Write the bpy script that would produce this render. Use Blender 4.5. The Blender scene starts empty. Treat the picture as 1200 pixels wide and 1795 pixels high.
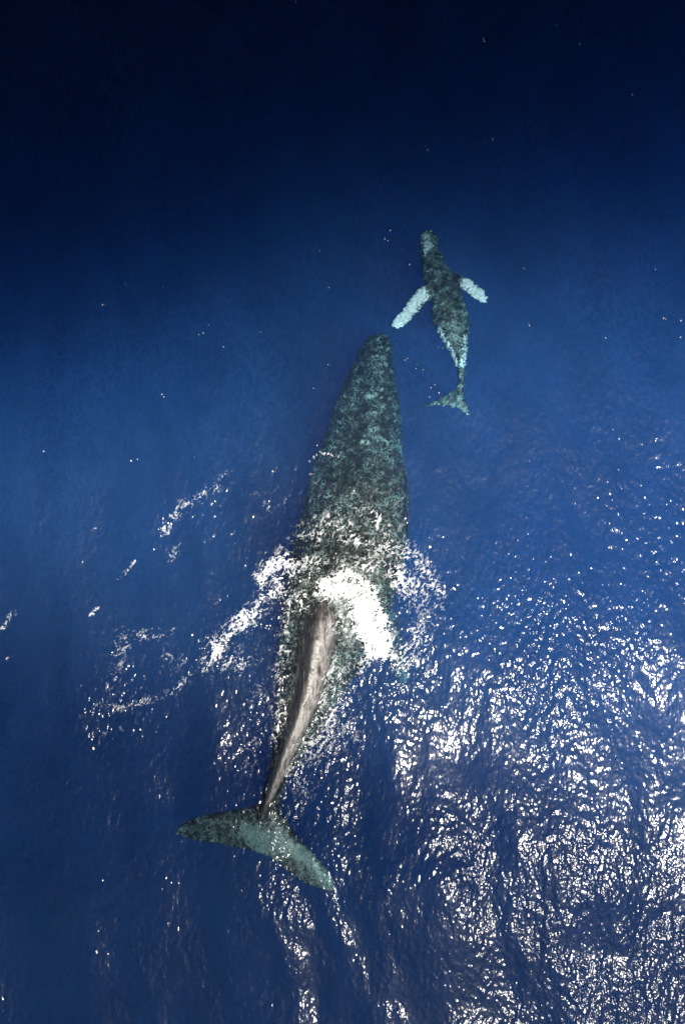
import bpy, bmesh, math, random
import numpy as np
from mathutils import Vector, Matrix
from mathutils.bvhtree import BVHTree

random.seed(7)
scene = bpy.context.scene
COL = scene.collection

# ------------------------------------------------------------------ camera, sky, sun, exposure
PX = 0.014            # metres per photograph pixel at the waterline
CAM_H = 21.0          # the drone hovers 21 m above the sea
cam_d = bpy.data.cameras.new('camera')
cam_d.sensor_fit = 'VERTICAL'
cam_d.sensor_height = 24.0
cam_d.lens = 24.0 * CAM_H / (1795 * PX)
cam_d.clip_start = 0.1
cam_d.clip_end = 20000
cam = bpy.data.objects.new('camera', cam_d)
cam.location = (0, 0, CAM_H)
COL.objects.link(cam)
scene.camera = cam

SUN_ZEN = math.radians(27.5)
SUN_AZ = (0.575, -0.818)
SUN = Vector((SUN_AZ[0] * math.sin(SUN_ZEN), SUN_AZ[1] * math.sin(SUN_ZEN), math.cos(SUN_ZEN))).normalized()

world = bpy.data.worlds.new('World')
scene.world = world
world.use_nodes = True
wn = world.node_tree
sky = wn.nodes.new('ShaderNodeTexSky')
sky.sky_type = 'NISHITA'
sky.sun_disc = False
sky.sun_elevation = math.pi / 2 - SUN_ZEN
sky.sun_rotation = math.atan2(SUN_AZ[0], SUN_AZ[1])
wn.links.new(sky.outputs[0], wn.nodes['Background'].inputs[0])
wn.nodes['Background'].inputs[1].default_value = 0.05

sun_d = bpy.data.lights.new('sun', 'SUN')
sun_d.energy = 5.0
sun_d.angle = math.radians(0.5)
sun_d.color = (1.0, 0.95, 0.87)
sun = bpy.data.objects.new('sun', sun_d)
sun.rotation_euler = SUN.to_track_quat('Z', 'Y').to_euler()
sun.location = SUN * 60
COL.objects.link(sun)

scene.view_settings.view_transform = 'Standard'
scene.view_settings.look = 'None'
scene.view_settings.exposure = 0.42
scene.view_settings.gamma = 1.0
scene.view_settings.use_curve_mapping = False
scene.render.engine = 'CYCLES'
cy = scene.cycles
cy.use_denoising = True
cy.max_bounces = 8
cy.volume_bounces = 2
cy.diffuse_bounces = 2
cy.glossy_bounces = 2
cy.transparent_max_bounces = 16
cy.sample_clamp_indirect = 4.0


# ------------------------------------------------------------------ helpers
def W(px, py, z=0.0):
    """photograph pixel -> point of the place at height z"""
    s = PX * (CAM_H - z) / CAM_H
    return ((px - 600) * s, (897.5 - py) * s, z)


_rng = np.random.RandomState(11)
_perm = np.concatenate([_rng.permutation(256)] * 3)
_g = _rng.uniform(0, 2 * np.pi, 256)
_gx, _gy = np.cos(_g), np.sin(_g)


def noise2(x, y):
    xi = np.floor(x).astype(int); yi = np.floor(y).astype(int)
    xf = x - xi; yf = y - yi
    xi &= 255; yi &= 255
    u = xf * xf * xf * (xf * (xf * 6 - 15) + 10)
    v = yf * yf * yf * (yf * (yf * 6 - 15) + 10)

    def g(ix, iy, fx, fy):
        h = _perm[_perm[ix & 255] + (iy & 255)]
        return _gx[h] * fx + _gy[h] * fy
    a = g(xi, yi, xf, yf); b = g(xi + 1, yi, xf - 1, yf)
    c = g(xi, yi + 1, xf, yf - 1); d = g(xi + 1, yi + 1, xf - 1, yf - 1)
    return 1.5 * ((a * (1 - u) + b * u) * (1 - v) + (c * (1 - u) + d * u) * v)


def fbm(x, y, o=4):
    s = 0; a = 1.0
    for k in range(o):
        s = s + a * noise2(x * 2 ** k + 17.3 * k, y * 2 ** k - 9.1 * k)
        a *= 0.5
    return s


def smooth(a, b, x):
    t = np.clip((x - a) / (b - a), 0, 1)
    return t * t * (3 - 2 * t)


def stroke(X, Y, pts, r, soft=0.8):
    """soft mask round a polyline given in photograph pixels (r in pixels too)"""
    P = [W(px, py)[:2] for px, py in pts]
    if len(P) == 1:
        P = P * 2
    d = np.full(X.shape, 1e9)
    for (x0, y0), (x1, y1) in zip(P[:-1], P[1:]):
        dx, dy = x1 - x0, y1 - y0
        L = dx * dx + dy * dy
        t = np.clip(((X - x0) * dx + (Y - y0) * dy) / L, 0, 1) if L > 1e-9 else 0
        d = np.minimum(d, np.hypot(X - x0 - t * dx, Y - y0 - t * dy))
    q = d / (r * PX)
    return np.exp(-q ** 2 * 0.9) if soft else (q < 1).astype(float)


def mesh_from(name, V, F, smooth_shade=True):
    me = bpy.data.meshes.new(name)
    me.from_pydata([tuple(v) for v in V], [], F)
    me.update()
    if smooth_shade:
        me.polygons.foreach_set('use_smooth', [True] * len(me.polygons))
    return me


def quads_mesh(name, V, Q):
    """fast mesh from numpy arrays of vertices and quads"""
    me = bpy.data.meshes.new(name)
    me.vertices.add(len(V)); me.vertices.foreach_set('co', np.asarray(V, dtype=np.float32).ravel())
    me.loops.add(Q.size); me.loops.foreach_set('vertex_index', Q.astype(np.int32).ravel())
    me.polygons.add(len(Q))
    me.polygons.foreach_set('loop_start', np.arange(0, Q.size, 4, dtype=np.int32))
    me.polygons.foreach_set('loop_total', np.full(len(Q), 4, dtype=np.int32))
    me.polygons.foreach_set('use_smooth', np.ones(len(Q), dtype=bool))
    me.update(calc_edges=True)
    me.validate()
    return me


def link(name, me, mat=None, label=None, cat=None, kind=None, group=None):
    o = bpy.data.objects.new(name, me)
    COL.objects.link(o)
    if mat: me.materials.append(mat)
    if label: o['label'] = label
    if cat: o['category'] = cat
    if kind: o['kind'] = kind
    if group: o['group'] = group
    return o


def material(name):
    m = bpy.data.materials.new(name)
    m.use_nodes = True
    t = m.node_tree
    for n in list(t.nodes):
        if n.type != 'OUTPUT_MATERIAL':
            t.nodes.remove(n)
    return m, t, t.nodes['Material Output']


def node(t, kind, **kw):
    n = t.nodes.new(kind)
    for k, v in kw.items():
        if k in n.inputs.keys():
            n.inputs[k].default_value = v
        else:
            setattr(n, k, v)
    return n


def fattr(me, name, arr):
    a = me.attributes.new(name, 'FLOAT', 'POINT')
    a.data.foreach_set('value', np.asarray(arr, dtype=np.float32))


# ------------------------------------------------------------------ the sea
def sea_height(x, y):
    """swell, crossed wind waves and small chop; metres"""
    a = math.radians
    h = 0
    wx = x + 0.5 * noise2(x * 0.35 + 3, y * 0.25)
    wy = y + 0.5 * noise2(x * 0.3 - 7, y * 0.3 + 5)
    for lam, ang, amp, ph in ((4.1, 6, .024, .3), (2.3, 14, .015, 1.7), (1.45, 2, .0105, 4.0), (0.95, 22, .0055, 2.2),
                              (5.6, 97, .034, 5.6), (2.7, 58, .009, 5.1), (1.2, 70, .0035, 3.3)):
        k = 2 * math.pi / lam
        h = h + amp * np.sin(k * (wx * math.cos(a(ang)) + wy * math.sin(a(ang))) + ph)
    h = h + 0.018 * fbm(wx * 1.1, wy * 0.7, 3)
    return h


def chop_map(x, y):
    """how rough the small ripples are: calm slicks, gusty patches, the whales' own wash"""
    px = x / PX + 600; py = 897.5 - y / PX
    c = 0.43 + 0.15 * fbm(x * 0.22 + 4, y * 0.14 + 2, 3) + .16 * fbm(x * 1.1 + 9, y * .7, 2)
    # wind-roughened water to the south-east
    c = c + 0.10 * smooth(1300, 1500, py) * smooth(650, 950, px)
    c = c + .55 * stroke(x, y, [(1190, 960), (1100, 1040), (960, 1130)], 110) + .22 * stroke(x, y, [(940, 960), (860, 1010)], 60) + .2 * stroke(x, y, [(1050, 830), (1190, 900)], 60)
    for pts, r, s in (([(590, 1000), (480, 1050), (370, 1160)], 55, .55), ([(730, 970), (750, 1090), (700, 1180)], 60, .5),
                      ([(640, 1230), (560, 1330), (520, 1430)], 70, .4), ([(300, 930), (390, 840)], 28, .5),
                      ([(200, 1140), (200, 1210), (160, 1250)], 45, .45), ([(240, 1230), (330, 1150)], 45, .35),
                      ([(450, 1240), (440, 1350)], 25, .4)):
        c = c + s * stroke(x, y, pts, r)
    return np.clip(c, 0.08, 1.2)


def axis(lo, hi, step, far):
    a = list(np.arange(lo, hi + step / 2, step))
    s = step; p = a[-1]; up = []
    while p < far:
        s *= 1.35; p += s; up.append(p)
    s = step; p = a[0]; dn = []
    while p > -far:
        s *= 1.35; p -= s; dn.append(p)
    return np.array(dn[::-1] + a + up)


DEPTH = 60.0


def build_sea():
    ax = axis(-10, 10, 0.05, 3000)
    ay = axis(-14, 14, 0.05, 3000)
    nx, ny = len(ax), len(ay)
    X, Y = np.meshgrid(ax, ay)
    far = np.maximum(np.abs(X) - 10, np.abs(Y) - 14)
    Z = sea_height(X, Y) * (1 - smooth(1, 30, far))
    V = np.stack([X.ravel(), Y.ravel(), Z.ravel()], 1)
    idx = np.arange(nx * ny).reshape(ny, nx)
    Q = np.stack([idx[:-1, :-1].ravel(), idx[:-1, 1:].ravel(), idx[1:, 1:].ravel(), idx[1:, :-1].ravel()], 1)
    # side walls and bottom close the body of water
    per = np.concatenate([idx[0, :-1], idx[:-1, -1], idx[-1, ::-1][:-1], idx[::-1, 0][:-1]])
    n0 = len(V)
    B = V[per].copy(); B[:, 2] = -DEPTH
    V = np.concatenate([V, B])
    m = len(per); j = np.arange(m)
    S = np.stack([per[j], n0 + j, n0 + (j + 1) % m, per[(j + 1) % m]], 1)
    me = bpy.data.meshes.new('sea')
    corners = [n0, n0 + nx - 1, n0 + nx - 1 + ny - 1, n0 + 2 * (nx - 1) + ny - 1]
    Qa = np.concatenate([Q, S])
    nq = len(Qa)
    me.vertices.add(len(V)); me.vertices.foreach_set('co', V.astype(np.float32).ravel())
    bottom = np.arange(n0, n0 + m)[::-1]
    loops = np.concatenate([Qa.ravel(), bottom]).astype(np.int32)
    me.loops.add(len(loops)); me.loops.foreach_set('vertex_index', loops)
    me.polygons.add(nq + 1)
    st = np.concatenate([np.arange(0, nq * 4, 4), [nq * 4]]).astype(np.int32)
    tot = np.concatenate([np.full(nq, 4), [m]]).astype(np.int32)
    me.polygons.foreach_set('loop_start', st); me.polygons.foreach_set('loop_total', tot)
    sm = np.ones(nq + 1, dtype=bool); sm[len(Q):] = False
    me.polygons.foreach_set('use_smooth', sm)
    me.update(calc_edges=True); me.validate()
    fattr(me, 'chop', np.concatenate([chop_map(X, Y).ravel(), np.zeros(m)]))
    m_, t, out = material('sea_water')
    geo = node(t, 'ShaderNodeTexCoord')
    at = node(t, 'ShaderNodeAttribute', attribute_name='chop')
    mp = node(t, 'ShaderNodeMapping'); mp.inputs['Rotation'].default_value = (0, 0, math.radians(12)); mp.inputs['Scale'].default_value = (1.0, 0.62, 1)
    t.links.new(geo.outputs['Object'], mp.inputs[0])
    n1 = node(t, 'ShaderNodeTexNoise', Scale=5.5, Detail=1.0, Roughness=.5, Distortion=.2)
    n2 = node(t, 'ShaderNodeTexNoise', Scale=9.5, Detail=1.0, Roughness=.5, Distortion=.2)
    t.links.new(mp.outputs[0], n1.inputs[0]); t.links.new(mp.outputs[0], n2.inputs[0])
    b1 = node(t, 'ShaderNodeBump', Distance=0.05)
    b2 = node(t, 'ShaderNodeBump', Distance=0.036)
    t.links.new(n1.outputs[0], b1.inputs['Height']); t.links.new(n2.outputs[0], b2.inputs['Height'])
    t.links.new(at.outputs['Fac'], b1.inputs['Strength']); t.links.new(at.outputs['Fac'], b2.inputs['Strength'])
    t.links.new(b1.outputs[0], b2.inputs['Normal'])
    fr = node(t, 'ShaderNodeFresnel', IOR=1.33)
    t.links.new(b2.outputs[0], fr.inputs['Normal'])
    gl = node(t, 'ShaderNodeBsdfGlossy', distribution='GGX', Roughness=0.125)
    t.links.new(b2.outputs[0], gl.inputs['Normal'])
    g2 = node(t, 'ShaderNodeBsdfGlossy', distribution='GGX', Roughness=0.42)
    t.links.new(b2.outputs[0], g2.inputs['Normal'])
    gg = node(t, 'ShaderNodeMixShader'); gg.inputs[0].default_value = .2
    t.links.new(gl.outputs[0], gg.inputs[1]); t.links.new(g2.outputs[0], gg.inputs[2])
    # noise net painted into the transparency, for light focused by ripples
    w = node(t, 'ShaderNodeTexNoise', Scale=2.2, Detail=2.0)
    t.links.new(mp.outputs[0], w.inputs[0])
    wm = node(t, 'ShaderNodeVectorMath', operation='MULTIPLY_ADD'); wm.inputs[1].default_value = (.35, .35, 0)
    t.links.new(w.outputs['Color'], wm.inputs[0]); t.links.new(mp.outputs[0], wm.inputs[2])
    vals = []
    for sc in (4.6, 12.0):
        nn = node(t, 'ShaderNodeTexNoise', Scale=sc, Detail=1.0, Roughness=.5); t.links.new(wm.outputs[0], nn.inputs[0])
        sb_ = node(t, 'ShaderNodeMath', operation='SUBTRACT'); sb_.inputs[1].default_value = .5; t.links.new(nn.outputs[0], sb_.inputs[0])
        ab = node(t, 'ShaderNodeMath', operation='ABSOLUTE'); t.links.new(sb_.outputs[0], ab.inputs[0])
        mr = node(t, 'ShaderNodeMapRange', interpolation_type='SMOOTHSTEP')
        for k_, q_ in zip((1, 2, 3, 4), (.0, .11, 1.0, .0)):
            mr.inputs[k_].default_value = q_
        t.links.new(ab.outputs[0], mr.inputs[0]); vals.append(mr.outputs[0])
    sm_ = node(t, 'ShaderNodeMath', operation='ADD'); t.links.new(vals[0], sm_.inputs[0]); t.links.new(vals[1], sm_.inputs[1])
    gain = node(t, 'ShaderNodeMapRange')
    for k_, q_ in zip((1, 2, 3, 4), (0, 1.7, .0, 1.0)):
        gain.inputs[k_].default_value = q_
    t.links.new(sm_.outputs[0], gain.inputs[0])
    # the painted net is stronger in some patches, faint in others
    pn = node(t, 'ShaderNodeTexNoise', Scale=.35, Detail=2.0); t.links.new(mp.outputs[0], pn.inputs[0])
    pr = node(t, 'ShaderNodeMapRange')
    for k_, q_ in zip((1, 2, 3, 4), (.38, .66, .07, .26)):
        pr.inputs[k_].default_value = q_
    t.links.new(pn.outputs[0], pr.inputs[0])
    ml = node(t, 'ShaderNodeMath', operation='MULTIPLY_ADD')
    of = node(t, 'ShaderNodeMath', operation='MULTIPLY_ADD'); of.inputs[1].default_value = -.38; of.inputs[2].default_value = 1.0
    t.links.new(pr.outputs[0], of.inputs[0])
    bn = node(t, 'ShaderNodeTexNoise', Scale=.75, Detail=3.0, Distortion=.4); t.links.new(mp.outputs[0], bn.inputs[0])  # broad brighter and darker patches painted in for soft light shafts
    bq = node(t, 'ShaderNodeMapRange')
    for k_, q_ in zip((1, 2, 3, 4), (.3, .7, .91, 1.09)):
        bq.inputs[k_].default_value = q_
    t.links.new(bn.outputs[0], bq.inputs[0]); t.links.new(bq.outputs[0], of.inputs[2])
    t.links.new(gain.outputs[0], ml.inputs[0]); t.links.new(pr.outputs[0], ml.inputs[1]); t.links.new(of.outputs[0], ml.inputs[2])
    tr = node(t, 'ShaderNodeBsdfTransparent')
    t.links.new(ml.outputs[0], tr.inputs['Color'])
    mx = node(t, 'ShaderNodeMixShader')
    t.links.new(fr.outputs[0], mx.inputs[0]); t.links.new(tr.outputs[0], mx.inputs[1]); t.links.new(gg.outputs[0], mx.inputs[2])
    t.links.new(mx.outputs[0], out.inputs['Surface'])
    # clear ocean water: red is swallowed first, blue is scattered
    SA = (0.46, 0.135, 0.028)     # absorption per metre
    SS = (0.058, 0.079, 0.150)   # scattering per metre
    ds, da = max(SS), max(SA)
    vs = node(t, 'ShaderNodeVolumeScatter', Density=ds, Anisotropy=0.2)
    vs.inputs['Color'].default_value = tuple(v / ds for v in SS) + (1,)
    va = node(t, 'ShaderNodeVolumeAbsorption', Density=da)
    va.inputs['Color'].default_value = tuple(1 - v / da for v in SA) + (1,)
    ad = node(t, 'ShaderNodeAddShader')
    t.links.new(vs.outputs[0], ad.inputs[0]); t.links.new(va.outputs[0], ad.inputs[1])
    t.links.new(ad.outputs[0], out.inputs['Volume'])
    m_.cycles.homogeneous_volume = True
    link('sea', me, m_, kind='structure')
    # dark sea floor, sheet inside the foot of the water body
    sb, t, out = material('seabed_silt')
    p = node(t, 'ShaderNodeBsdfPrincipled', Roughness=1.0); p.inputs['Base Color'].default_value = (.03, .03, .035, 1)
    nz = node(t, 'ShaderNodeTexNoise', Scale=.05)
    cr = node(t, 'ShaderNodeValToRGB'); cr.color_ramp.elements[0].color = (.02, .022, .026, 1); cr.color_ramp.elements[1].color = (.06, .06, .06, 1)
    t.links.new(nz.outputs[0], cr.inputs[0]); t.links.new(cr.outputs[0], p.inputs['Base Color']); t.links.new(p.outputs[0], out.inputs[0])
    f = 2900
    me = mesh_from('seabed', [(-f, -f, -DEPTH + 1), (f, -f, -DEPTH + 1), (f, f, -DEPTH + 1), (-f, f, -DEPTH + 1)], [(0, 1, 2, 3)])
    link('seabed', me, sb, kind='structure')


build_sea()

# ------------------------------------------------------------------ clouds added out of view to darken parts of the sea
def build_shade_cloud(y_lo, y_hi, rim_of, dens, wide=76.5):
    """one added shade volume, never in view, 260 m up; its soft edge is shaped to darken the sea"""
    H = 260.0
    ox, oy = SUN.x / SUN.z * H, SUN.y / SUN.z * H
    ax = np.concatenate([np.linspace(-wide, -76, 20), np.linspace(-75, 75, 101), np.linspace(76, wide, 20)])
    ay = np.concatenate([np.linspace(y_lo, y_hi, 81)]) if y_hi < 120 else np.concatenate([np.linspace(y_lo, 110, 81), np.linspace(114, y_hi, 40)])
    X, Y = np.meshgrid(ax, ay)
    s = rim_of(X, Y) - 1.6 * fbm(X / 14, Y / 14 + 3, 3)
    rim = np.minimum.reduce([s, wide - np.abs(X), (y_hi - Y) * 1.0, (Y - y_lo) * 1.0])
    T = 34 * smooth(0, 16, rim) + 0.6 * np.clip(rim, 0, 8)
    T *= 1 + .12 * fbm(X / 6, Y / 6, 3)
    T = np.where(rim <= 0, 0, T)
    ny, nx = X.shape
    top = np.stack([X.ravel() + ox, Y.ravel() + oy, (H + .8 * T).ravel() + .01], 1)
    bot = np.stack([X.ravel() + ox, Y.ravel() + oy, (H - .2 * T).ravel() - .01], 1)
    idx = np.arange(nx * ny).reshape(ny, nx)
    keep = (T[:-1, :-1] + T[1:, 1:] + T[1:, :-1] + T[:-1, 1:]) > 0
    q = np.stack([idx[:-1, :-1][keep], idx[:-1, 1:][keep], idx[1:, 1:][keep], idx[1:, :-1][keep]], 1)
    V = np.concatenate([top, bot]); n0 = nx * ny
    F = [tuple(f) for f in q.tolist()] + [tuple(n0 + i for i in f[::-1]) for f in q.tolist()]
    cnt = {}
    for f in q.tolist():
        for a, b in zip(f, f[1:] + f[:1]):
            cnt[(a, b)] = 1
    F += [(b, a, n0 + a, n0 + b) for (a, b) in cnt if (b, a) not in cnt]
    me = mesh_from('added_shade_cloud', V, F)
    bm = bmesh.new(); bm.from_mesh(me)
    bmesh.ops.delete(bm, geom=[v for v in bm.verts if not v.link_faces], context='VERTS')
    bm.to_mesh(me); bm.free()
    m, t, out = material('added_shade_vapour')
    v = node(t, 'ShaderNodeVolumePrincipled', Density=dens, Anisotropy=.3); v.inputs['Color'].default_value = (.85, .86, .88, 1)
    t.links.new(v.outputs[0], out.inputs['Volume'])
    m.cycles.homogeneous_volume = True
    link('added_shade_cloud', me, m, kind='stuff')


build_shade_cloud(-40, 600, lambda x, y: y - 2.6 - .10 * np.clip(x, -60, 60), .30, 420)
build_shade_cloud(-110, 2, lambda x, y: -y - 3.5 - .35 * np.clip(x, -30, 30), .036)

# ------------------------------------------------------------------ whales
NSEG = 40


def body_rings(sections, dense=6):
    """sections: (py, left px, right px, ridge px, z of the back, drop to the flank, belly depth, crest exponent)"""
    S = np.array(sections, float)
    n = len(S)
    tt = np.linspace(0, n - 1, (n - 1) * dense + 1)
    k = np.arange(n)
    # monotone-ish smooth interpolation (Catmull-Rom)
    R = []
    for t in tt:
        i = min(int(t), n - 2); u = t - i
        p0, p1, p2, p3 = S[max(i - 1, 0)], S[i], S[i + 1], S[min(i + 2, n - 1)]
        R.append(0.5 * ((2 * p1) + (-p0 + p2) * u + (2 * p0 - 5 * p1 + 4 * p2 - p3) * u * u + (-p0 + 3 * p1 - 3 * p2 + p3) * u ** 3))
    V = []
    for (py, L, Rr, rd, zt, ht, hb, e) in R:
        zs = zt - ht
        s = PX * (CAM_H - zs) / CAM_H
        sr = PX * (CAM_H - zt) / CAM_H
        y = (897.5 - py) * sr
        xr = (rd - 600) * sr
        xl, xq = (L - 600) * s, (Rr - 600) * s
        for j in range(NSEG):
            a = 2 * math.pi * j / NSEG
            c, si = math.cos(a), math.sin(a)
            w = (xq - xr) if c > 0 else (xr - xl)
            x = xr + w * c
            if si >= 0:
                u = abs(c)
                z = zs + ht * max(0.0, 1 - u ** e) ** (0.5 if e >= 2 else 0.5 + 0.5 * (2 - e) / 1.0 if e > 1 else 1.0)
            else:
                z = zs + hb * si
            V.append((x, y, z))
    m = len(R)
    F = []
    for i in range(m - 1):
        for j in range(NSEG):
            F.append((i * NSEG + j, i * NSEG + (j + 1) % NSEG, (i + 1) * NSEG + (j + 1) % NSEG, (i + 1) * NSEG + j))
    F.append(tuple(range(NSEG - 1, -1, -1)))
    F.append(tuple((m - 1) * NSEG + j for j in range(NSEG)))
    return V, F


def blade_rings(pairs, dense=5, seg=16):
    """pairs: (lead x, lead y, trail x, trail y, z, half thickness)"""
    S = np.array(pairs, float); n = len(S)
    V = []; rings = 0
    for t in np.linspace(0, n - 1, (n - 1) * dense + 1):
        i = min(int(t), n - 2); u = t - i
        p0, p1, p2, p3 = S[max(i - 1, 0)], S[i], S[i + 1], S[min(i + 2, n - 1)]
        q = 0.5 * ((2 * p1) + (-p0 + p2) * u + (2 * p0 - 5 * p1 + 4 * p2 - p3) * u * u + (-p0 + 3 * p1 - 3 * p2 + p3) * u ** 3)
        A = np.array(W(q[0], q[1], q[4])); B = np.array(W(q[2], q[3], q[4]))
        for j in range(seg):
            a = 2 * math.pi * j / seg
            f = 0.5 - 0.5 * math.cos(a)             # 0 at the leading edge, 1 at the trailing edge
            th = q[5] * math.sin(a) * (1.25 - 0.75 * f)
            P = A + (B - A) * f
            V.append((P[0], P[1], P[2] + th))
        rings += 1
    F = []
    for i in range(rings - 1):
        for j in range(seg):
            F.append((i * seg + j, i * seg + (j + 1) % seg, (i + 1) * seg + (j + 1) % seg, (i + 1) * seg + j))
    F.append(tuple(range(seg - 1, -1, -1)))
    F.append(tuple((rings - 1) * seg + j for j in range(seg)))
    return V, F


def whale_mesh(name, shells, voxel, smooth_it=6):
    """fuse body, flukes and flippers into one continuous skin"""
    V, F = [], []
    for v, f in shells:
        b = len(V); V += v; F += [tuple(b + i for i in q) for q in f]
    me = mesh_from(name + '_raw', V, F)
    bm = bmesh.new(); bm.from_mesh(me)
    bmesh.ops.recalc_face_normals(bm, faces=bm.faces[:])
    bm.to_mesh(me); bm.free()
    o = bpy.data.objects.new('raw', me); COL.objects.link(o)
    r = o.modifiers.new('r', 'REMESH'); r.mode = 'VOXEL'; r.voxel_size = voxel; r.use_smooth_shade = True
    s = o.modifiers.new('s', 'SMOOTH'); s.factor = 0.5; s.iterations = smooth_it
    dg = bpy.context.evaluated_depsgraph_get()
    out = bpy.data.meshes.new_from_object(o.evaluated_get(dg))
    bpy.data.objects.remove(o); bpy.data.meshes.remove(me)
    out.name = name
    out.polygons.foreach_set('use_smooth', np.ones(len(out.polygons), dtype=bool))
    return out


def coords(me):
    c = np.empty(len(me.vertices) * 3, dtype=np.float32); me.vertices.foreach_get('co', c)
    n = np.empty(len(me.vertices) * 3, dtype=np.float32); me.vertices.foreach_get('normal', n)
    return c.reshape(-1, 3).astype(float), n.reshape(-1, 3).astype(float)


def rough_skin(me, amp, lam, wob, wlam, bumps=None):
    """knobbly, scarred skin and an uneven outline"""
    c, n = coords(me)
    d = amp * fbm(c[:, 0] / lam + c[:, 2] / lam * .7, c[:, 1] / lam + c[:, 2] / lam * .4, 3)
    if bumps:
        for bx, by, br, bh in bumps:
            x_, y_, _ = W(bx, by, -.8)
            d = d + bh * np.exp(-((c[:, 0] - x_) ** 2 + (c[:, 1] - y_) ** 2) / br ** 2) * (n[:, 2] > 0)
    c = c + n * d[:, None]
    under = smooth(0.05, -0.5, c[:, 2])
    q = fbm(c[:, 0] / wlam, c[:, 1] / wlam, 2); r = fbm(c[:, 0] / wlam + 31, c[:, 1] / wlam + 57, 2)
    c[:, 0] += wob * q * under
    c[:, 1] += wob * r * under
    me.vertices.foreach_set('co', c.astype(np.float32).ravel())
    me.update()
    return c, n


def skin_material(name, dark, mid, fleck, pale, scale=1.0):
    """mottled whale skin: dark ground, ripple highlights painted in as a broken pale scribble, pale patches by attribute,
    plain grey-brown back where it stays clear of the water"""
    m, t, out = material(name)
    L = t.links.new
    tc = node(t, 'ShaderNodeTexCoord')

    def noise(sc, det=3.0, rough=.6, dist=0.0):
        n = node(t, 'ShaderNodeTexNoise', Scale=sc, Detail=det, Roughness=rough, Distortion=dist)
        L(tc.outputs['Object'], n.inputs[0])
        return n.outputs[0]

    def rng(v, a, b, c=0.0, d=1.0):
        n = node(t, 'ShaderNodeMapRange')
        for k, q in zip((1, 2, 3, 4), (a, b, c, d)):
            n.inputs[k].default_value = q
        L(v, n.inputs[0])
        return n.outputs[0]

    def op(kind, a, b):
        n = node(t, 'ShaderNodeMath', operation=kind)
        for k, q in ((0, a), (1, b)):
            if isinstance(q, (int, float)):
                n.inputs[k].default_value = q
            else:
                L(q, n.inputs[k])
        return n.outputs[0]

    def mixc(f, a, b):
        n = node(t, 'ShaderNodeMix', data_type='RGBA')
        L(f, n.inputs[0])
        for k, q in ((6, a), (7, b)):
            if isinstance(q, tuple):
                n.inputs[k].default_value = q + (1,)
            else:
                L(q, n.inputs[k])
        return n.outputs[2]

    broad = noise(1.3 * scale, 4.0)
    big = noise(4.0 * scale, 3.0)
    fine = noise(6.4 * scale, 2.0, .5, 1.0)
    line = rng(op('ABSOLUTE', op('SUBTRACT', fine, .5), 0), .045, .008)
    spots = rng(noise(17.0 * scale, 2.0), .63, .70)
    where = rng(op('ADD', op('MULTIPLY', broad, .5), op('MULTIPLY', big, .5)), .43, .64)
    fl = op('MULTIPLY', op('MAXIMUM', line, spots), where)
    base = mixc(rng(big, .38, .66), dark, mid)
    colr = mixc(fl, base, fleck)  # pale net of ripple highlights, put into the skin colour
    at = node(t, 'ShaderNodeAttribute', attribute_name='pale')
    edge = rng(op('ADD', at.outputs['Fac'], op('MULTIPLY', op('SUBTRACT', noise(10.0 * scale, 4.0, .65, .8), .5), 1.6)), .42, .66)
    pale2 = mixc(rng(noise(9.0 * scale, 3.0, .6, 1.0), .36, .60), tuple(v * .74 for v in pale), pale)
    colr = mixc(edge, colr, pale2)
    dry = node(t, 'ShaderNodeAttribute', attribute_name='dry')
    mp = node(t, 'ShaderNodeMapping'); mp.inputs['Scale'].default_value = (1, .16, 1); mp.inputs['Rotation'].default_value = (0, 0, math.radians(-12))
    L(tc.outputs['Object'], mp.inputs[0])
    sn = node(t, 'ShaderNodeTexNoise', Scale=11.0, Detail=4.0, Roughness=.65); L(mp.outputs[0], sn.inputs[0])
    bare = mixc(rng(noise(3.0, 5.0), .35, .7), (.026, .025, .024), (.065, .062, .059))
    bare = mixc(rng(sn.outputs[0], .56, .70), bare, (.24, .225, .21))
    sc = node(t, 'ShaderNodeAttribute', attribute_name='painted_sheen')  # sun sheen put into the colour of the bare back
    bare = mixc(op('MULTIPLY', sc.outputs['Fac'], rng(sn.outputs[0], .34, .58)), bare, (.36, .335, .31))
    colr = mixc(dry.outputs['Fac'], colr, bare)
    bp = node(t, 'ShaderNodeBump', Strength=.45, Distance=.02)
    L(fine, bp.inputs['Height'])
    p = node(t, 'ShaderNodeBsdfPrincipled')
    rgh = node(t, 'ShaderNodeMix', data_type='FLOAT')
    L(dry.outputs['Fac'], rgh.inputs[0]); L(rng(broad, .3, .7, .34, .5), rgh.inputs[2]); L(rng(sn.outputs[0], .3, .7, .34, .52), rgh.inputs[3])
    L(rgh.outputs[0], p.inputs['Roughness'])
    L(colr, p.inputs['Base Color']); L(bp.outputs[0], p.inputs['Normal'])
    L(p.outputs[0], out.inputs[0])
    return m


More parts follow.
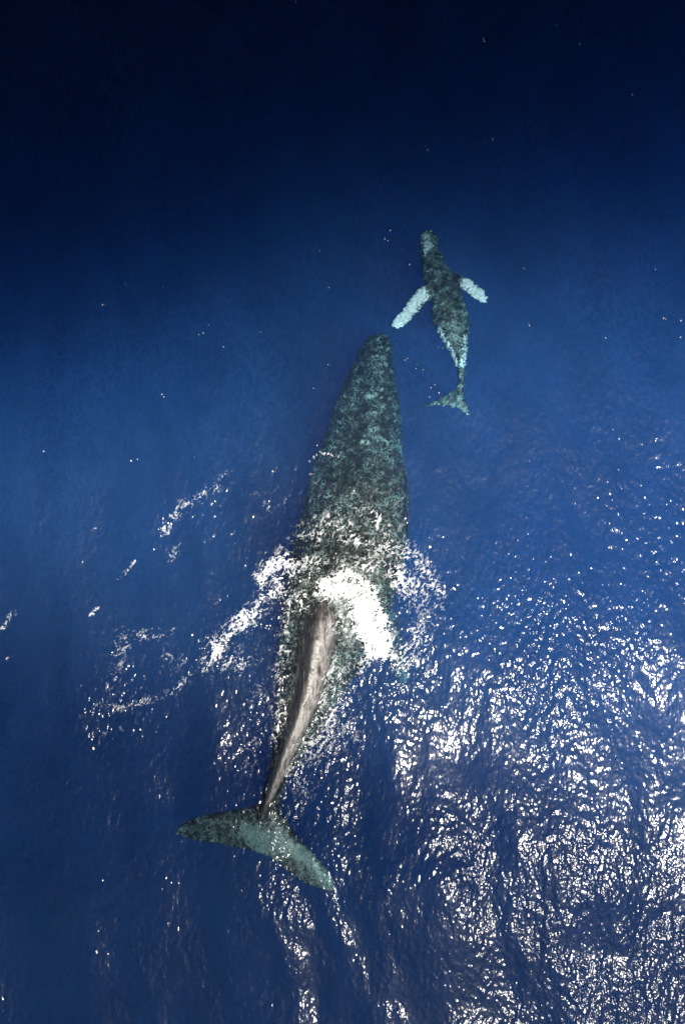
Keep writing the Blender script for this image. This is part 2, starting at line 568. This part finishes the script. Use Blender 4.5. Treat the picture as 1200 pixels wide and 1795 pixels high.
# mother
mum = [
    # py   left right ridge  z_back drop belly  e
    (585, 650, 678, 663, -1.10, .10, .15, 2.0),
    (597, 638, 684, 662, -1.0, .25, .35, 2.2),
    (620, 624, 687, 658, -.93, .38, .55, 2.4),
    (655, 606, 692, 653, -.85, .50, .75, 2.5),
    (700, 587, 700, 648, -.78, .58, .95, 2.5),
    (745, 573, 704, 643, -.70, .62, 1.1, 2.5),
    (790, 556, 706, 637, -.62, .64, 1.2, 2.5),
    (830, 542, 714, 631, -.52, .66, 1.3, 2.4),
    (870, 534, 717, 625, -.42, .68, 1.35, 2.3),
    (910, 524, 716, 619, -.30, .68, 1.35, 2.3),
    (950, 512, 714, 610, -.20, .68, 1.3, 2.2),
    (1000, 502, 704, 592, -.07, .68, 1.2, 2.1),
    (1045, 496, 692, 568, -.02, .66, 1.1, 1.9),
    (1090, 492, 680, 556, -.04, .66, 1.0, 1.8),
    (1130, 489, 662, 552, -.05, .64, .9, 1.7),
    (1170, 486, 638, 547, -.06, .60, .8, 1.6),
    (1210, 484, 610, 538, -.07, .56, .7, 1.5),
    (1250, 482, 588, 526, -.07, .54, .6, 1.45),
    (1290, 480, 563, 513, -.07, .50, .5, 1.4),
    (1330, 476, 535, 498, -.08, .42, .42, 1.35),
    (1365, 470, 512, 484, -.08, .34, .32, 1.3),
    (1395, 460, 495, 473, -.02, .28, .24, 1.2),
    (1420, 453, 492, 466, -.16, .20, .2, 1.4),
    (1450, 452, 498, 464, -.34, .12, .14, 1.8),
]
mum_left = [(474, 1392, 500, 1512, -.50, .12), (440, 1412, 465, 1500, -.54, .10), (400, 1420, 425, 1489, -.58, .08), (360, 1427, 385, 1482, -.62, .065),
            (330, 1437, 345, 1475, -.66, .05), (313, 1449, 320, 1469, -.70, .035), (306, 1457, 309, 1463, -.72, .02)]
mum_right = [(484, 1400, 472, 1505, -.50, .12), (505, 1440, 500, 1524, -.54, .10), (530, 1475, 525, 1545, -.58, .08), (556, 1502, 550, 1556, -.62, .065),
             (576, 1526, 568, 1562, -.66, .05), (587, 1547, 580, 1563, -.70, .035), (589, 1557, 586, 1561, -.72, .02)]
mum_fin_r = [(650, 890, 640, 945, -1.7, .16), (664, 940, 640, 990, -2.0, .14), (676, 1000, 644, 1040, -2.2, .12), (692, 1065, 656, 1090, -2.3, .10),
             (706, 1120, 672, 1138, -2.2, .08), (716, 1165, 686, 1180, -2.1, .06), (716, 1195, 702, 1202, -2.1, .03)]
mum_fin_l = [(550, 880, 560, 935, -2.0, .16), (530, 935, 556, 985, -2.3, .14), (518, 1005, 550, 1040, -2.6, .12), (512, 1075, 545, 1090, -2.8, .10),
             (515, 1140, 545, 1145, -3.0, .08), (525, 1190, 543, 1190, -3.1, .06), (532, 1215, 540, 1212, -3.1, .03)]


def crest_rings(rows):
    """the dorsal ridge: steep on its west side, a gentle shoulder on its east side; rows: (y, ridge x, apex z, scale)"""
    prof = [(-48, -1.0), (-38, -.3), (-30, .0), (-19, .34), (-9, .78), (-3, .97), (0, 1.0), (8, .96), (16, .88), (24, .74), (31, .45), (38, .02), (60, -.6), (40, -2.2), (-10, -2.4), (-40, -1.8)]
    V = []; n = len(rows); k = 0
    for t in np.linspace(0, n - 1, (n - 1) * 6 + 1):
        i = min(int(t), n - 2); u = t - i
        r = [a + (b - a) * (u * u * (3 - 2 * u)) for a, b in zip(rows[i], rows[i + 1])]
        for dx, z in prof:
            zz = z * r[2] if z > 0 else z * .3
            V.append(W(r[1] + dx * r[3], r[0], zz + (-.05 if z > 0 else -.05)))
        k += 1
    m = len(prof)
    F = [(i * m + j, i * m + (j + 1) % m, (i + 1) * m + (j + 1) % m, (i + 1) * m + j) for i in range(k - 1) for j in range(m)]
    F += [tuple(range(m - 1, -1, -1)), tuple((k - 1) * m + j for j in range(m))]
    return V, F


crest = [(1045, 564, .10, .4), (1068, 559, .26, .7), (1090, 556, .40, .95), (1125, 551, .46, 1.0), (1150, 547, .42, .98), (1200, 538, .38, .88), (1250, 524, .36, .72), (1300, 506, .31, .56), (1345, 490, .26, .42), (1385, 475, .21, .30), (1415, 463, .14, .22), (1440, 456, .02, .16)]
mum_me = whale_mesh('humpback_whale', [body_rings(mum), crest_rings(crest), blade_rings(mum_left), blade_rings(mum_right), blade_rings(mum_fin_r), blade_rings(mum_fin_l)], 0.03)
tub = [(664 + dx, 605 + 15 * k, .05, .03) for k in range(8) for dx in (-3 - 2.2 * k, 16 + .6 * k, 5)]
tub += [(632, 772, .06, .05), (645, 772, .06, .05), (638, 760, .10, .04), (648, 720, .09, .03), (651, 690, .09, .03)]
c, n = rough_skin(mum_me, .010, .16, .034, .11, tub)
fattr(mum_me, 'dry', smooth(-.04, .08, c[:, 2]))
px = c[:, 0] * CAM_H / (CAM_H - c[:, 2]) / PX + 600; py = 897.5 - c[:, 1] * CAM_H / (CAM_H - c[:, 2]) / PX
pale = np.zeros(len(c))
X0, Y0 = (px - 600) * PX, (897.5 - py) * PX
pale += .42 * stroke(X0, Y0, [(690, 700), (700, 790)], 13)
pale += .30 * stroke(X0, Y0, [(630, 770), (640, 800)], 12)
pale += .38 * stroke(X0, Y0, [(460, 1480), (430, 1455), (540, 1500), (580, 1550)], 16)
pale += .16 * smooth(1405, 1440, py) * stroke(X0, Y0, [(490, 1420), (470, 1500)], 22) + .33 * smooth(1400, 1440, py)
pale += .30 * stroke(X0, Y0, [(318, 1455), (312, 1463)], 7)

fattr(mum_me, 'painted_sheen', stroke(X0, Y0, [(574, 1085), (566, 1130), (560, 1170), (549, 1215), (534, 1260), (513, 1310), (495, 1355), (479, 1395)], 12))  # sunlit sheen painted along the right flank of the ridge
pale += .26 * stroke(X0, Y0, [(600, 1070), (590, 1180), (540, 1290), (500, 1370)], 42) + .12 * stroke(X0, Y0, [(520, 1000), (500, 1200)], 25)
fattr(mum_me, 'pale', pale)
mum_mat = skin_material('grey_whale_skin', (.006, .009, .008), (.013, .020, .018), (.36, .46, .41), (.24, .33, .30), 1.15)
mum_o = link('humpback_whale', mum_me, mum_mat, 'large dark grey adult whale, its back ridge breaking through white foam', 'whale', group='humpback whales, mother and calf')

# calf
kid = [
    (403, 745, 758, 751, -1.05, .05, .08, 2.0),
    (412, 737, 764, 751, -.98, .13, .2, 2.2),
    (430, 734, 770, 753, -.92, .2, .3, 2.3),
    (455, 737, 779, 759, -.86, .24, .36, 2.3),
    (480, 742, 795, 769, -.80, .27, .42, 2.3),
    (510, 750, 808, 778, -.76, .29, .46, 2.2),
    (540, 755, 818, 786, -.74, .30, .46, 2.2),
    (565, 759, 821, 791, -.74, .30, .42, 2.1),
    (590, 771, 820, 797, -.76, .28, .36, 2.0),
    (610, 783, 819, 802, -.80, .24, .3, 1.9),
    (635, 796, 816, 807, -.86, .19, .22, 1.8),
    (660, 801, 813, 808, -.92, .14, .15, 1.8),
    (680, 799, 812, 806, -.98, .09, .1, 1.8),
    (697, 797, 811, 804, -1.03, .05, .06, 2),
]
kid_l = [(806, 672, 806, 712, -1.02, .05), (792, 685, 793, 713, -1.04, .04), (776, 694, 778, 712, -1.06, .032), (762, 701, 764, 712, -1.08, .025), (748, 708, 750, 713, -1.1, .015), (738, 713, 739, 715, -1.12, .01)]
kid_r = [(804, 676, 798, 712, -1.02, .05), (812, 690, 803, 718, -1.04, .04), (818, 705, 810, 723, -1.06, .032), (822, 717, 816, 727, -1.08, .02), (824, 727, 822, 730, -1.1, .012)]
kid_fl = [(762, 490, 764, 524, -.98, .07), (748, 497, 756, 524, -.86, .065), (738, 503, 749, 527, -.84, .06), (731, 508, 743, 534, -.84, .055), (722, 519, 737, 543, -.84, .05), (717, 526, 728, 552, -.84, .045), (706, 541, 722, 560, -.84, .04), (701, 548, 712, 569, -.84, .035), (690, 560, 705, 573, -.86, .03), (688, 568, 696, 576, -.84, .02), (688, 574, 691, 577, -.84, .01)]
kid_fr = [(795, 478, 795, 508, -.98, .07), (808, 484, 806, 504, -.86, .06), (818, 486, 814, 510, -.84, .055), (826, 494, 819, 514, -.84, .05), (835, 498, 827, 522, -.84, .042), (841, 506, 834, 527, -.84, .036), (848, 510, 840, 532, -.84, .03), (852, 519, 846, 534, -.86, .02), (854, 526, 851, 532, -.84, .01)]
kid_me = whale_mesh('humpback_calf', [body_rings(kid), blade_rings(kid_l), blade_rings(kid_r), blade_rings(kid_fl), blade_rings(kid_fr)], 0.016, 4)
c, n = rough_skin(kid_me, .006, .12, .048, .11)
fattr(kid_me, 'painted_sheen', np.zeros(len(c)))
fattr(kid_me, 'dry', np.zeros(len(c)))
px = c[:, 0] * CAM_H / (CAM_H - c[:, 2]) / PX + 600; py = 897.5 - c[:, 1] * CAM_H / (CAM_H - c[:, 2]) / PX
X0, Y0 = (px - 600) * PX, (897.5 - py) * PX
pale = .80 * np.maximum(stroke(X0, Y0, [(738, 516), (692, 572)], 17), stroke(X0, Y0, [(818, 496), (850, 526)], 15))
pale += .62 * stroke(X0, Y0, [(745, 415), (750, 430)], 14) + .3 * stroke(X0, Y0, [(745, 440), (748, 470)], 5) + .35 * stroke(X0, Y0, [(785, 465), (792, 470)], 7) + .62 * stroke(X0, Y0, [(768, 575), (792, 620), (800, 640)], 7) + .55 * stroke(X0, Y0, [(815, 590), (812, 640)], 7)
pale += .35 * stroke(X0, Y0, [(795, 548), (800, 575)], 8) + .3 * stroke(X0, Y0, [(785, 705), (815, 718)], 8)
fattr(kid_me, 'pale', pale)
kid_mat = skin_material('calf_skin', (.008, .012, .011), (.06, .09, .085), (.40, .52, .48), (.93, .95, .94), 1.5)
link('humpback_whale', kid_me, kid_mat, 'small whale calf with pale white flippers swimming ahead of the adult', 'whale', group='humpback whales, mother and calf')

# ------------------------------------------------------------------ foam
foam_m, t, out = material('sea_foam')
cov = node(t, 'ShaderNodeAttribute', attribute_name='cover'); ftr = node(t, 'ShaderNodeBsdfTransparent'); fmx = node(t, 'ShaderNodeMixShader')
p = node(t, 'ShaderNodeBsdfPrincipled', Roughness=.55); p.inputs['Base Color'].default_value = (.86, .88, .88, 1)
tc = node(t, 'ShaderNodeTexCoord'); nz = node(t, 'ShaderNodeTexNoise', Scale=30.0, Detail=3.0)
bp = node(t, 'ShaderNodeBump', Strength=.35, Distance=.012)
t.links.new(tc.outputs['Object'], nz.inputs[0]); t.links.new(nz.outputs[0], bp.inputs['Height']); t.links.new(bp.outputs[0], p.inputs['Normal'])
t.links.new(cov.outputs['Fac'], fmx.inputs[0]); t.links.new(ftr.outputs[0], fmx.inputs[1]); t.links.new(p.outputs[0], fmx.inputs[2])
t.links.new(fmx.outputs[0], out.inputs[0])

whale_bvh = BVHTree.FromObject(mum_o, bpy.context.evaluated_depsgraph_get())


def foam(name, label, boxpx, strokes, cell=0.014, rot=0.0, lam=.17, stretch=1.5, cat='foam'):
    x0, y1, _ = W(boxpx[0], boxpx[1]); x1, y0, _ = W(boxpx[2], boxpx[3])
    ax = np.arange(x0, x1, cell); ay = np.arange(y0, y1, cell)
    X, Y = np.meshgrid(ax, ay)
    D = np.zeros(X.shape)
    for pts, r, s in strokes:
        D = np.maximum(D, s * stroke(X, Y, pts, r))
    ca, sa = math.cos(rot), math.sin(rot)
    U = (X * ca + Y * sa); Vv = (-X * sa + Y * ca)
    qx = U / (lam * stretch); qy = Vv / lam
    w1 = fbm(qx * .7 + 5, qy * .7, 3); w2 = fbm(qx * .7 - 8, qy * .7 + 3, 3)
    rid = 1 - np.abs(fbm(qx + .7 * w1, qy + .7 * w2, 3)) * 2.3
    rid2 = 1 - np.abs(fbm(qx * 2.3 + .5 * w2 + 40, qy * 2.3 + .5 * w1, 2)) * 2.1
    patch = .55 + .75 * fbm(X * 1.3 + 3, Y * 1.3, 3)
    m = np.maximum(rid, .84 * rid2) + D * (.6 + .5 * np.clip(patch, 0, 1.3)) - 1.235 - .10 * noise2(qx * 3 + 3, qy * 3)
    m = np.where(D < .04, -1, m)
    M = m > -.28
    cellsM = M[:-1, :-1] & M[1:, 1:] & M[1:, :-1] & M[:-1, 1:]
    H = sea_height(X, Y) + .004
    near = cellsM.copy()
    used = np.zeros(X.shape, bool)
    used[:-1, :-1] |= cellsM; used[1:, :-1] |= cellsM; used[:-1, 1:] |= cellsM; used[1:, 1:] |= cellsM
    ids = np.full(X.shape, -1); ids[used] = np.arange(used.sum())
    xs, ys, hs, ms = X[used], Y[used], H[used], np.clip(m[used], 0, 1.5)
    cover = smooth(-.28, .12, m[used]) * (.20 + .58 * smooth(-.05, .26, m[used]) + .45 * smooth(.6, 1.2, D[used]))
    hs = hs + .010 * np.minimum(ms * 8, 1) + .10 * smooth(.35, 1.2, ms) * (1 + .5 * noise2(xs * 6, ys * 6))
    for i in range(len(xs)):
        hit = whale_bvh.ray_cast(Vector((xs[i], ys[i], 3.0)), Vector((0, 0, -1)), 6.0)
        if hit[0] is not None and hit[0].z + .006 > hs[i]:
            hs[i] = hit[0].z + .006 + .01 * min(ms[i] * 8, 1)
    Q = np.stack([ids[:-1, :-1][cellsM], ids[:-1, 1:][cellsM], ids[1:, 1:][cellsM], ids[1:, :-1][cellsM]], 1)
    me = quads_mesh(name, np.stack([xs, ys, hs], 1), Q)
    fattr(me, 'cover', np.clip(cover, 0, .96))
    print('FOAM', name, len(Q))
    return link(name, me, foam_m, label, cat, kind='stuff')


foam('wash_foam', 'white lacy foam churned up over and around the adult whale', (320, 780, 800, 1420), [
    ([(490, 975), (520, 935), (580, 915)], 20, .42), ([(530, 940), (600, 915), (640, 890), (690, 930)], 34, .50), ([(600, 940), (670, 960), (720, 975)], 20, .62),
    ([(465, 1000), (540, 985), (620, 985), (690, 995)], 18, .66), ([(462, 1045), (458, 1010), (500, 975)], 16, .85),
    ([(510, 1000), (455, 1060), (400, 1110), (362, 1165)], 20, .78), ([(480, 1030), (420, 1120)], 26, .42), ([(370, 1150), (430, 1165)], 30, .50),
    ([(505, 1030), (500, 1110), (493, 1200), (485, 1290)], 20, .52), ([(520, 1010), (535, 1060)], 26, .58), ([(600, 1050), (610, 1150), (570, 1250), (530, 1330)], 34, .48), ([(520, 1300), (500, 1370)], 10, .5), ([(615, 1060), (600, 1180), (560, 1280), (530, 1350)], 50, .50), ([(500, 1180), (440, 1230), (430, 1330)], 26, .40),
    ([(572, 1035), (605, 1018), (640, 1040)], 24, 1.5), ([(634, 1062), (645, 1095), (660, 1125)], 25, 2.2), ([(620, 1040), (655, 1100)], 55, .62), ([(650, 1050), (672, 1090)], 18, 1.2),
    ([(590, 1075), (600, 1130), (585, 1190)], 32, .42), ([(690, 1005), (705, 1020)], 22, .85),
    ([(700, 960), (745, 985), (768, 1040)], 18, .62), ([(725, 1000), (740, 1080), (715, 1150)], 40, .56), ([(765, 1050), (745, 1120), (735, 1165)], 20, .5),
    ([(665, 1135), (700, 1155), (730, 1160)], 18, .7), ([(640, 1150), (620, 1200), (585, 1240)], 18, .55), ([(590, 1240), (615, 1290)], 30, .42),
    ([(560, 1240), (530, 1320), (510, 1360)], 13, .46), ([(520, 1360), (540, 1400)], 24, .42), ([(450, 1220), (440, 1290), (440, 1350)], 18, .38),
    ([(620, 860), (640, 880), (600, 900)], 12, .42), ([(655, 905), (700, 930), (715, 960)], 14, .5), ([(543, 806), (562, 793), (592, 800)], 4, .8), ([(545, 830), (560, 850)], 8, .4), ([(470, 890), (500, 880)], 12, .42),
], rot=math.radians(55))
foam('drifting_foam', 'thin broken white foam streaks drifting on the blue water west of the adult whale', (-10, 780, 440, 1420), [
    ([(288, 930), (318, 890), (350, 872), (380, 852), (405, 825)], 14, .45), ([(300, 905), (345, 868)], 5, .5), ([(300, 975), (310, 950)], 14, .4), ([(205, 1018), (235, 985)], 6, .55), ([(160, 1078), (170, 1065)], 6, .6),
    ([(215, 1120), (200, 1160), (195, 1205)], 20, .5), ([(240, 1115), (300, 1110)], 16, .44), ([(170, 1235), (205, 1242), (255, 1230), (300, 1215), (330, 1190)], 9, .56),
    ([(140, 1250), (160, 1240)], 14, .42), ([(0, 1105), (20, 1075)], 8, .5), ([(5, 1160), (20, 1150)], 5, .5), ([(180, 1290), (210, 1280)], 10, .44), ([(300, 1150), (330, 1180)], 24, .40), ([(390, 1330), (390, 1310)], 8, .4),
], rot=math.radians(55), cell=.016)

# lone white flecks: foam, bubbles and sun glints modelled as foam
def flecks():
    r = random.Random(5)
    pts = [(784, 285), (853, 245), (862, 247), (1010, 237), (1013, 247), (675, 417), (690, 398), (520, 8), (975, 42), (851, 68), (862, 66), (1015, 75),
           (1038, 68), (47, 413), (362, 570), (356, 583), (391, 608), (290, 692), (183, 536), (563, 440), (1185, 348), (1190, 590), (1165, 560), (815, 222),
           (743, 258), (713, 628), (730, 643), (738, 645), (753, 698), (768, 688), (1105, 165), (340, 803), (232, 813), (80, 790), (905, 852), (990, 845), (1145, 800), (1150, 770)]
    pts += [(r.gauss(700, 330), r.gauss(560, 170)) for _ in range(26)]
    V, F = [], []
    for px, py in pts:
        for _ in range(r.choice((1, 1, 1, 2))):
            x, y, _z = W(px + r.gauss(0, 3), py + r.gauss(0, 3))
            R_ = r.uniform(.006, .017)
            b = len(V); n = 7
            z = float(sea_height(np.array([x]), np.array([y]))[0])
            ph = r.random() * 6
            for k in range(n):
                q = R_ * r.uniform(.6, 1.3)
                V.append((x + q * math.cos(ph + 6.283 * k / n), y + 1.3 * q * math.sin(ph + 6.283 * k / n), z + .001))
            V.append((x, y, z + .012))
            F += [(b + k, b + (k + 1) % n, b + n) for k in range(n)]
    fm = mesh_from('foam_and_glint_flecks', V, F); fattr(fm, 'cover', np.full(len(V), .9))
    link('foam_and_glint_flecks', fm, foam_m, 'tiny separate white flecks of foam and modelled sun glints scattered on the dark blue water', 'foam', kind='stuff')


flecks()
